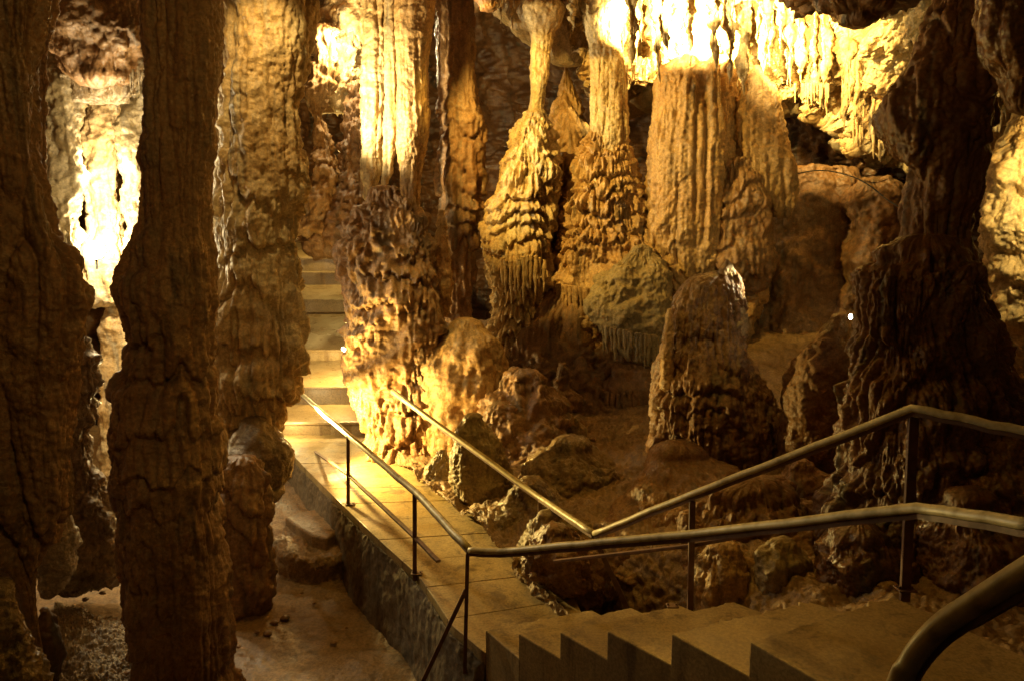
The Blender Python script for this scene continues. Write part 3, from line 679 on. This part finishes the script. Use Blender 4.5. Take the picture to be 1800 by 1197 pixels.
form('hanging_rock', 'glaring white rock boss between the roof and the thick ochre column', 'hanging rock',
     [(-60, 1120, 1330), (0, 1130, 1320), (50, 1135, 1305), (90, 1150, 1295), (120, 1165, 1280)], 12.5, M_cream, dict(flute=(.15, 3), lump=(.2, 1.6), nod=(.05, 6), rough=.04, seed=57), kd=.6)
form('flowstone_bell', 'tall hooded orange brown flowstone with draped fringe right of the thick ochre column', 'flowstone dome',
     [(118, 1326, 1336), (145, 1308, 1354), (172, 1296, 1366), (205, 1290, 1378), (240, 1290, 1386), (280, 1292, 1392), (310, 1305, 1398), (330, 1320, 1402), (350, 1336, 1400), (374, 1355, 1392)], 11.7, M_ochre,
     dict(flute=(.09, 4.5), stretch=.05, lump=(.05, 1.5), rough=.02, rf=7, seed=50), kd=.6, step=1.8)
form('flowstone_bell', 'grey olive flowstone lump with short fringe under the orange hood', 'flowstone dome',
     [(288, 1278, 1325), (315, 1272, 1340), (360, 1265, 1352), (410, 1255, 1358), (450, 1250, 1362), (475, 1268, 1358), (500, 1290, 1345)], 11.6, M_brown, dict(tier=(.09, .5), drip=7, lump=(.09, 1.6), nod=(.03, 5), rough=.02, seed=51), kd=.6, step=1.8)
form('rock_mass', 'smooth brown rock shoulder behind the broken stalagmite', 'boulder',
     [(298, 1360, 1500), (320, 1350, 1520), (380, 1345, 1540), (450, 1340, 1560), (520, 1330, 1580), (590, 1320, 1600), (700, 1300, 1600)], 12.6, M_brown, dict(capr=.06, lump=(.16, 1), flute=(.08, 2.5), nod=(.03, 6), rough=.03, rf=5, seed=52), kd=.5, step=2.4)
form('rock_mass', 'lumpy rock shelf in the shadow below the bright ceiling curtain', 'boulder',
     [(315, 1510, 1560), (340, 1490, 1590), (380, 1480, 1600), (450, 1478, 1600), (560, 1470, 1600)], 11.9, M_brown, dict(capr=.1, lump=(.2, 1.3), nod=(.05, 4), rough=.03, seed=53), kd=.6, step=2.6)
form('flowstone_wall', 'tiered ochre flowstone filling the space between the two central stalagmites', 'flowstone wall',
     [(285, 958, 1020), (330, 945, 1030), (400, 935, 1040), (480, 930, 1040), (560, 925, 1050), (640, 915, 1060)], 12.45, M_ochre, dict(tier=(.13, .35), drip=9, dripamp=.8, flute=(.05, 5), lump=(.12, 1.6), nod=(.03, 8), rough=.022, rf=8, seed=58), kd=.6, step=2.0)
form('flowstone_wall', 'continuous ochre flowstone face joining the wide orange stalagmite to the thick column', 'flowstone wall',
     [(385, 1130, 1340), (430, 1090, 1350), (480, 1060, 1350), (540, 1040, 1345), (600, 1030, 1330), (660, 1040, 1320)], 12.2, M_ochre, dict(tier=(.10, .5), drip=8, dripamp=.8, flute=(.07, 4), lump=(.18, 1.4), nod=(.03, 7), rough=.022, rf=8, seed=56), kd=.35, step=2.0)
# the back wall ledge of the red slope
form('rock_mass', 'brown flowstone bank rising from the walkway boulders towards the red rubble slope', 'boulder',
     [(668, 880, 960), (700, 850, 990), (740, 835, 1000), (790, 825, 1000), (850, 850, 1000), (910, 880, 1010)], 9.9, M_brown, dict(nod=(.06, 6), tier=(.07, .4), drip=8, dripamp=.7, lump=(.16, 1.5), rough=.025, rf=7, seed=75), kd=.6, step=2.2, yb=8.6)
form('rock_mass', 'red brown rubble slope at the foot of the central stalagmites', 'boulder',
     [(590, 860, 1180), (620, 850, 1190), (660, 850, 1190), (700, 860, 1180), (745, 880, 1180)], 12.0, M_red, dict(lump=(.25, 1.3), nod=(.12, 3), tier=(.06, .5), drip=8, rough=.06, rf=5, seed=54), kd=.4, step=2.2, yb=11.3)
for i in range(9):
    t = i/8
    spike(1066+t*78, 690+4*math.sin(i), 742+rnd.uniform(-4, 6)+t*6, 9, 10.9, M_brown, 'dark drip in the lower comb fringe above the clay ground', 'drips of the lower dark fringe', 170+i)
form('flowstone_bell', 'dark dome above the lower comb fringe by the clay ground', 'flowstone dome',
     [(655, 1070, 1150), (675, 1055, 1165), (700, 1055, 1165)], 11.2, M_brown, dict(lump=(.08, 1.6), rough=.02, seed=55), kd=.7, step=2.4)

# ================================================================== BRIGHT CEILING CURTAIN
def ragged(G):
    nv, nu = G.shape[:2]
    s = np.clip(1-np.arange(nv)/nv*2.2, 0, 1)[:, None]
    x = G[:, :, 0]; n = perlin(np.stack([x.ravel()*3.5, x.ravel()*0+3, x.ravel()*0], 1)).reshape(x.shape)+.5*perlin(np.stack([x.ravel()*11, x.ravel()*0+3, x.ravel()*0], 1)).reshape(x.shape)
    G[:, :, 2] += s*n*.28
    return G
sheet('bright_ceiling_curtain', None,
      [[at(1020, 150, 14), at(1150, 150, 14), at(1340, 150, 14), at(1460, 200, 14), at(1600, 260, 14), at(1780, 300, 13.5)],
       [at(1030, 140, 12.9), at(1150, 150, 13.0), at(1340, 165, 13.1), at(1460, 205, 12.9), at(1580, 285, 12.3), at(1780, 320, 12)],
       [at(1020, 115, 12.5), at(1150, 130, 12.6), at(1340, 150, 12.7), at(1460, 170, 12.4), at(1580, 250, 11.9), at(1780, 290, 11.6)],
       [at(1000, 60, 12.6), at(1150, 80, 12.8), at(1340, 100, 12.7), at(1460, 100, 12.1), at(1580, 160, 11.3), at(1780, 180, 10.8)],
       [at(990, 10, 12.4), at(1150, 20, 12.7), at(1340, 20, 12.5), at(1460, 20, 11.8), at(1580, 50, 10.8), at(1780, 50, 10)],
       [at(980, -60, 11.9), at(1150, -60, 12), at(1340, -60, 11.8), at(1460, -60, 11.2), at(1600, -60, 10), at(1780, -60, 9)],
       [at(980, -160, 11), at(1150, -160, 11), at(1340, -160, 10.6), at(1460, -160, 10), at(1600, -160, 9), at(1780, -160, 8)]],
      M_cream, dict(flute=(.24, 2.6), stretch=.2, lump=(.42, 1.3), nod=(.12, 5), rough=.07, rf=6, seed=60), (640, 360), edge=ragged, kind='structure')
BL = [(1158, -30, 148, 30, 11.15), (1214, -30, 112, 30, 11.5), (1258, -30, 126, 26, 11.0), (1284, -30, 150, 28, 11.1), (1306, 10, 168, 34, 11.3), (1112, -60, 118, 30, 10.9), (1172, -60, 100, 24, 10.8), (1255, -60, 70, 22, 10.8), (1318, -60, 60, 26, 10.7), (1350, -60, 92, 18, 10.6), (1206, -60, 55, 20, 10.8), (1095, -40, 105, 26), (1118, -40, 118, 20), (1082, -40, 60, 30), (1150, -30, 125, 22), (1168, 30, 128, 14), (1196, -20, 112, 26), (1232, -30, 120, 30), (1262, 0, 116, 20), (1300, 20, 165, 34), (1352, 10, 120, 16),
      (1385, 10, 150, 18), (1408, 0, 158, 22), (1432, 20, 168, 14), (1452, 10, 205, 26), (1480, 30, 190, 18), (1506, 60, 232, 24), (1530, 80, 245, 18), (1552, 120, 262, 16), (1572, 150, 275, 14),
      (1010, -20, 50, 26), (880, 0, 42, 18), (895, -10, 36, 20), (1003, 10, 40, 10), (1062, 30, 80, 16), (1426, -10, 90, 20), (1372, -20, 92, 14), (1330, -30, 70, 20), (1218, -40, 70, 18)]
for _ in range(26):
    q = rnd.uniform(1075, 1580); BL.append((q, -20+max(0, q-1350)*.3+rnd.uniform(-20, 30), 95+max(0, q-1350)*.75+rnd.uniform(-25, 45), rnd.uniform(10, 28)))
for i, (px, a, b, wd, *fy) in enumerate(BL):
    Y = 12.3 if px < 1340 else 12.3-(px-1340)/240*.75
    if px < 1050: Y = 11.9
    Y += rnd.uniform(-.25, .15)
    if fy: Y = fy[0]
    spike(px, a, b, wd, Y, M_cream, 'jagged cream stalactite in the glaring row along the roof', 'stalactites of the glaring roof', 200+i, st=dict(flute=(.06, 6), nod=(.03, 8), lump=(.08, 3), rough=.02, seed=200+i))
for i in range(34):
    px = rnd.choice([rnd.uniform(1090, 1180), rnd.uniform(1395, 1460), rnd.uniform(1500, 1582), rnd.uniform(870, 1080)])
    base = 128 if px < 1200 else (160 if px < 1470 else 150+(px-1400)*.75)
    if px < 1085: base = 18+abs(px-975)*.1
    spike(px, base-12, base+rnd.uniform(8, 34), rnd.uniform(2.5, 4.5), 12.0 if px < 1340 else 12.15-(px-1340)/240*.75, M_cream, 'thin soda straw drip hanging in the glaring roof', 'soda straws', 260+i, st=dict(rough=.004, seed=i))
for i in range(16):
    px = 125+i*8.5+rnd.uniform(-3, 3)
    spike(px, 128+rnd.uniform(-6, 6), 148+rnd.uniform(0, 18), 4, 8.6, M_gleam, 'tiny glinting drip under the ledge above the left lamp', 'drips above the left lamp', 300+i, st=dict(rough=.004, seed=i))
form('hanging_rock', 'dark lobed roof rock silhouetted against the glaring ceiling at top right', 'hanging rock',
     [(-120, 1350, 1720), (-30, 1385, 1690), (-8, 1400, 1640), (6, 1425, 1590), (20, 1440, 1572), (30, 1480, 1545)], 9.3, M_dark, dict(nod=(.16, 4), lump=(.22, 1.9), rough=.05, capr=.3, seed=61), kd=.9)

# loose stones
for i in range(60):
    if i < 34:
        p = onz(rnd.uniform(130, 740), rnd.uniform(1035, 1195), -.86)
        if onz(560, 846, 0)[0]+(p[1]-9.5)*-.62 < p[0]-.35: continue
        lb, gp = 'small loose stone on the clay floor below the walkway', 'loose stones on the lower floor'
    else:
        p = at(rnd.uniform(960, 1150), rnd.uniform(765, 860), 0) if 0 else None
        px, py = rnd.uniform(950, 1140), rnd.uniform(768, 900); q = (900-py)/132
        p = at(px, py, 7.5+q*2.5); lb, gp = 'small loose stone on the clay ground before the central stalagmites', 'loose stones on the upper ground'
    m = MB(); rad = rnd.uniform(.012, .045); n = 7; k = 5; V = []
    for j in range(k):
        a = math.pi*(j+.5)/k
        for u in range(n):
            b = 2*math.pi*u/n; q = rad*rnd.uniform(.75, 1.15); V.append((p[0]+q*1.3*math.sin(a)*math.cos(b), p[1]+q*math.sin(a)*math.sin(b), p[2]+q*.7*math.cos(a)))
    Fc = [(j*n+u, j*n+(u+1) % n, (j+1)*n+(u+1) % n, (j+1)*n+u) for j in range(k-1) for u in range(n)]+[tuple(range(n)), tuple(range((k-1)*n, k*n))]
    m.add(V, Fc); tag(m.build('loose_stone', M_brown, smooth=True), lb, 'stone', gp)

# ================================================================== RIGHT SIDE
stal = form('stalagmite', 'tall broken stalagmite with a bright jagged tip standing alone right of centre', 'stalagmite',
     [(465, 1272, 1284), (476, 1266, 1294), (488, 1222, 1300), (500, 1204, 1303), (530, 1182, 1306), (560, 1174, 1304), (590, 1170, 1304), (630, 1158, 1320), (660, 1150, 1335), (700, 1146, 1365), (760, 1149, 1392), (800, 1148, 1402), (840, 1140, 1400), (870, 1120, 1390)], 8.5, M_brown,
     dict(flute=(.11, 5.5), stretch=.05, tier=(.05, .5), drip=10, nod=(.03, 12), lump=(.05, 2), rough=.016, rf=9, seed=62), kd=.8, step=2., group=STM)
tip = form('broken_tip', None, None, [(458, 1274, 1281), (470, 1268, 1290), (488, 1262, 1300), (520, 1254, 1308), (552, 1250, 1311), (590, 1256, 1312)], 8.42, M_cream,
     dict(flute=(.03, 7), nod=(.02, 12), lump=(.05, 4), rough=.02, rf=9, seed=72), kd=.8, step=1.6, parent=stal)
form('stalagmite', 'thin upright stalagmite stub attached beside the tall broken one', 'stalagmite',
     [(545, 1173, 1183), (580, 1170, 1186), (620, 1163, 1185), (680, 1158, 1185)], 8.25, M_ochre, dict(flute=(.02, 8), rough=.012, seed=63), kd=.9, step=2, group=STM)
form('rock_mass', 'pebbly red brown rock cone at the base of the tall broken stalagmite', 'boulder',
     [(800, 1140, 1240), (840, 1115, 1330), (880, 1090, 1400), (930, 1060, 1430), (980, 1050, 1440), (1040, 1120, 1440)], 7.4, M_red, dict(nod=(.032, 13), lump=(.10, 1.5), rough=.02, seed=64), kd=.7, step=2.2, yb=6.3)
form('rock_mass', 'steep bank of bulging reddish rock between the steps and the tall broken stalagmite', 'boulder',
     [(878, 1250, 1400), (905, 1205, 1450), (950, 1190, 1490), (1000, 1195, 1510), (1060, 1200, 1520), (1120, 1200, 1520)], 6.1, M_red, dict(nod=(.04, 10), flute=(.07, 4), tier=(.05, .5), drip=8, lump=(.12, 1.6), rough=.02, seed=59), kd=.5, step=2.2, yb=5.6)
form('rock_mass', 'pebbled brown rock cone with a pale top below the small white lamp', 'boulder',
     [(560, 1462, 1495), (580, 1440, 1505), (600, 1425, 1515), (640, 1398, 1520), (700, 1378, 1525), (780, 1374, 1520), (840, 1378, 1500), (900, 1380, 1500)], 7.8, M_red, dict(nod=(.032, 13), lump=(.08, 1.6), rough=.02, seed=65), kd=.8, step=2.2)
form('stone_column', 'massive dark column with an overhanging skirt, right of the picture', 'column',
     [(-60, 1640, 1745), (0, 1640, 1740), (40, 1625, 1740), (90, 1612, 1745), (140, 1585, 1755), (180, 1562, 1750), (205, 1552, 1748), (230, 1560, 1742), (262, 1576, 1735), (300, 1594, 1724), (360, 1592, 1714), (420, 1588, 1706), (470, 1585, 1712)], 6.2, M_dark,
     dict(flute=(.08, 3.6), stretch=.06, lump=(.06, 1.6), tier=(.05, .7), drip=6, nod=(.03, 6), rough=.015, seed=66), kd=.8, step=2.4, group=COL)
form('stone_column', 'dark wide pedestal of drip columns under the overhanging skirt column', 'column',
     [(455, 1550, 1705), (466, 1512, 1722), (484, 1504, 1734), (530, 1510, 1742), (580, 1514, 1752), (640, 1514, 1765), (700, 1502, 1800), (760, 1496, 1850), (830, 1490, 1900), (900, 1470, 1950), (980, 1460, 2000)], 5.9, M_dark,
     dict(tier=(.08, .62), drip=7, dripamp=.55, flute=(.10, 5), nod=(.04, 7), lump=(.07, 1.6), rough=.018, seed=67), kd=.7, step=2.4, group=COL, yb=5.4)
form('stone_column', 'black column along the upper right edge of the picture', 'column',
     [(-60, 1722, 1900), (60, 1722, 1900), (110, 1735, 1880), (150, 1750, 1860), (185, 1775, 1840)], 5.5, M_dark, dict(flute=(.08, 4), lump=(.06, 2), rough=.015, seed=68), kd=.7, group=COL)
form('stone_column', 'cream lit rock face at the right edge behind the dark column', 'column',
     [(150, 1800, 1960), (200, 1785, 1960), (260, 1760, 1960), (310, 1742, 1960), (360, 1738, 1960), (410, 1727, 1960), (450, 1742, 1960), (500, 1752, 1960), (560, 1768, 1960), (600, 1800, 1960)], 7.6, M_cream, dict(lump=(.12, 1.8), nod=(.06, 4), flute=(.05, 3), rough=.03, seed=69), kd=.7, step=2.4, group=COL)
for i, (rows, Y, mt, lb) in enumerate([
    ([(870, 1470, 1530), (895, 1455, 1560), (930, 1450, 1570), (985, 1448, 1560)], 5.6, M_red, 'drip fringed stone block under the right handrail bend'),
    ([(955, 1350, 1400), (975, 1335, 1425), (1010, 1330, 1440), (1050, 1325, 1450)], 5.3, M_grey, 'rounded grey boulder behind the upper steps'),
    ([(960, 1240, 1300), (985, 1225, 1330), (1030, 1215, 1345), (1075, 1210, 1350)], 5.5, M_ochre, 'ribbed ochre rock slope behind the middle steps'),
    ([(940, 1450, 1560), (970, 1430, 1600), (1020, 1430, 1620), (1060, 1430, 1640)], 5.1, M_dark, 'dark brown boulder left of the tall handrail post'),
    ([(1032, 1545, 1585), (1042, 1515, 1605), (1060, 1500, 1615)], 4.75, M_ochre, 'small tan stone lying at the top step beside the post'),
    ([(880, 1660, 1750), (930, 1630, 1830), (1000, 1610, 1900), (1080, 1620, 1950)], 4.9, M_dark, 'black knobbly boulder right of the tall handrail post'),
    ([(780, 1700, 1800), (830, 1650, 1900), (900, 1640, 1950), (960, 1640, 1960)], 5.3, M_red, 'red brown boulder below the right end of the upper handrail'),
    ([(820, 1380, 1430), (845, 1365, 1460), (880, 1360, 1470), (920, 1355, 1470)], 6.6, M_red, 'lumpy brown boulder between the broken stalagmite and the dark pedestal')]):
    form('boulder', lb, 'boulder', rows, Y, mt, dict(nod=(.04, 7), lump=(.07, 2), flute=(.05, 5) if i in (0, 2) else (.01, 5), rough=.02, seed=80+i), kd=.9, step=2.2, group=BLD)
# cable on the rock shelf
cp = [at(1402, 306, 11.6), at(1430, 301, 11.5), at(1462, 302, 11.5), at(1500, 312, 11.3), at(1530, 328, 11.2), at(1560, 352, 11.1), at(1580, 364, 11)]
m = MB(); m.sweep([np.array(p) for p in catmull(np.array(cp)[:, None, :], 30, 0)[:, 0, :]], tubeprof(.009, .009, 8))
tag(m.build('cable', M_black, smooth=True), 'thin dark cable lying along the rock shelf below the bright ceiling', 'cable')

# ================================================================== LIGHTS
WARM = (1.0, .66, .27)
def lamp(loc, power, color=WARM, size=.06, kind='POINT', aim=None, spot=70, blend=.5):
    d = bpy.data.lights.new('light', kind); d.energy = power; d.color = color
    if kind == 'AREA': d.size = size
    else: d.shadow_soft_size = size
    if kind == 'SPOT': d.spot_size = math.radians(spot); d.spot_blend = blend
    o = bpy.data.objects.new('cave_light', d); col.objects.link(o); o.location = tuple(map(float, loc))
    if aim is not None:
        from mathutils import Vector
        o.rotation_euler = Vector(tuple(np.array(aim)-np.array(loc))).to_track_quat('-Z', 'Y').to_euler()
    return o
def floodlight(loc, aim, label, rad=.07, glass=None):
    """round flood lamp: housing, glass, bracket"""
    from mathutils import Vector
    loc = np.array(loc, float); d = np.array(aim, float)-loc; d /= np.linalg.norm(d)
    root = empty('floodlight', loc, label, 'lamp', 'cave floodlights')
    def ringmesh(prof, name, mat):
        m = MB(); u = np.cross(d, [0, 0, 1.]); u /= np.linalg.norm(u); v = np.cross(u, d); n = 20
        V = []; Fc = []
        for (t, rr) in prof:
            for i in range(n):
                a = 2*math.pi*i/n; V.append(loc+d*t+u*rr*math.cos(a)+v*rr*math.sin(a))
        for j in range(len(prof)-1):
            for i in range(n): Fc.append((j*n+i, j*n+(i+1) % n, (j+1)*n+(i+1) % n, (j+1)*n+i))
        Fc.append(tuple(range(n))); Fc.append(tuple((len(prof)-1)*n+i for i in range(n)))
        m.add(V, Fc); m.build(name, mat, root, smooth=False)
    ringmesh([(-.16, rad*.35), (-.14, rad*.6), (-.05, rad*.95), (-.004, rad*1.12), (.0, rad*1.12)], 'housing', M_black)
    ringmesh([(.003, rad), (.008, rad*.96)], 'glass', glass or M_lamp)
    bar(root, 'bracket', loc-d*.08, loc-d*.08+np.array([0, 0, -.22]), .012, .006, M_black)
    return root
W2 = (1.0, .64, .13)
# left glaring lamp, then added unseen lights on the rock around it
L1 = at(168, 440, 8.3)
floodlight(L1, (0, 0, H-.6), 'glaring floodlight facing the viewer in the left gap', .10)
lamp(L1+np.array([.0, -.14, 0]), 80, (1, .82, .45), .1)
lamp(at(178, 425, 8.95), 220, (1, .86, .55), .06)  # added light burning out the rock beside the lamp
lamp(at(190, 200, 8.3), 50, (1, .84, .5), .06)  # added light on the hanging rock and ledge
lamp(at(225, 700, 8.7), 55, (1, .76, .36), .1)  # added light on the low pale column
# lamps of the far stairs
lamp(at(535, 742, 9.2), 1200, (1, .70, .20), .05, 'SPOT', at(700, 720, 9.3), 150)
lamp(at(507, 735, 10.9), 40, (1, .76, .34), .05)
Lb = at(606, 615, 12.1)
floodlight(Lb, at(560, 680, 11.6), 'small floodlight washing the far steps from behind the knobbly mass', .06)
lamp(Lb+np.array([-.12, -.12, 0]), 200, (1, .68, .22), .06)
lamp(at(572, 330, 16.6), 300, (1, .68, .2), .1)
lamp(at(600, 70, 14.2), 300, (1, .78, .4), .1)
# key lamp above the frame at the passage, column lamp, then added spots
lamp(at(600, -90, 9.0), 1900, W2, .05, 'SPOT', at(1010, 290, 12), 54, .5)
lamp(at(420, -110, 7.1), 170, (1, .70, .25), .05, 'SPOT', at(480, 200, 8.3), 78, .9)
lamp(at(182, 300, 8.95), 90, (1, .86, .55), .06)  # added light brightening the upper white column
lamp(at(1000, -60, 6.4), 150, W2, .06, 'SPOT', at(1245, 640, 8.5), 24, .8)  # added spot for the tall broken stalagmite alone
lamp(at(600, -80, 8.9), 420, W2, .05, 'SPOT', at(800, 650, 10.0), 26, .8)  # added spot brightening the smooth slanting boulder
# upward spot at the passage edge for the fluted columns
lamp(at(560, 200, 10.5), 850, (1, .80, .40), .05, 'SPOT', at(700, 130, 11.3), 128, .5)
# ceiling lights, shining at the back wall
lamp(at(1230, 60, 11.45), 4200, (1, .73, .23), .05, 'SPOT', at(1240, 20, 14), 150, .3)
lamp(at(1110, 40, 11.6), 600, (1, .73, .23), .05, 'SPOT', at(1110, 20, 14), 140, .3)
lamp(at(1400, 70, 10.9), 700, (1, .73, .23), .05, 'SPOT', at(1480, 60, 13), 140, .3)
# small lamp on the right, and an added light near the tip
Lr = at(1496, 557, 7.2)
floodlight(Lr, at(1250, 560, 7.0), 'small white lamp shining on the ledge beside the dark pedestal', .026)
lamp(Lr+np.array([-.08, -.03, .02]), 8, (1, .84, .5), .04, 'SPOT', at(1300, 520, 8.5), 80)
lamp(at(1345, 470, 8.35), 45, (1, .86, .5), .04, 'SPOT', at(1290, 500, 8.4), 70)  # added unseen spot close by, brightening the broken tip
# lit rock at right edge
lamp(at(1880, 250, 6.4), 190, (1, .72, .24), .08, 'SPOT', at(1800, 380, 7.7), 125, .4)
# dim lamp over the walkway, then added fill lights and roof front spots
lamp((-.5, 6.6, 6.9), 400, (1, .55, .07), .6, 'SPOT', (.1, 5.6, 0), 76, .9)
lamp((.6, 1.4, 5.0), 185, (1, .62, .16), .4, 'SPOT', (-3.3, 6.0, 3.0), 60, .8)  # added front fill on the left foreground column and curtain
lamp((-1.5, 2.5, 5.2), 110, (1, .56, .14), .3, 'SPOT', (3.7, 6.0, 3.9), 36, .9)  # added fill lifting the dark right column
lamp((-1.2, 1.0, 4.8), 7, (1, .56, .08), 1.3)  # added soft fill near the camera for the rails
lamp(at(1180, -40, 9.8), 3000, (1, .76, .3), .05, 'SPOT', at(1215, 10, 12), 62, .4)  # added spot above the frame, burning out the roof fringe
lamp(at(1325, -45, 9.9), 650, (1, .76, .3), .05, 'SPOT', at(1440, 90, 12), 70, .5)  # second added spot on the front of the roof
# ================================================================== WORLD, CAMERA
sc = bpy.context.scene
wd = bpy.data.worlds.new('World'); sc.world = wd; wd.use_nodes = True
wd.node_tree.nodes['Background'].inputs[0].default_value = (.5, .3, .12, 1); wd.node_tree.nodes['Background'].inputs[1].default_value = .008
cam = bpy.data.cameras.new('camera'); co = bpy.data.objects.new('camera', cam); col.objects.link(co)
co.location = (0, 0, H); co.rotation_euler = (math.radians(90)-PITCH, 0, 0)
cam.sensor_fit = 'HORIZONTAL'; cam.sensor_width = 36; cam.lens = 36*F/1800; cam.clip_start = .05; cam.clip_end = 200
sc.camera = co
sc.view_settings.view_transform = 'Standard'; sc.view_settings.look = 'None'; sc.view_settings.exposure = -0.28; sc.view_settings.gamma = 1
sc.cycles.use_denoising = True
sc.cycles.max_bounces = 6; sc.cycles.diffuse_bounces = 4; sc.cycles.glossy_bounces = 2
sc.cycles.sample_clamp_indirect = 4
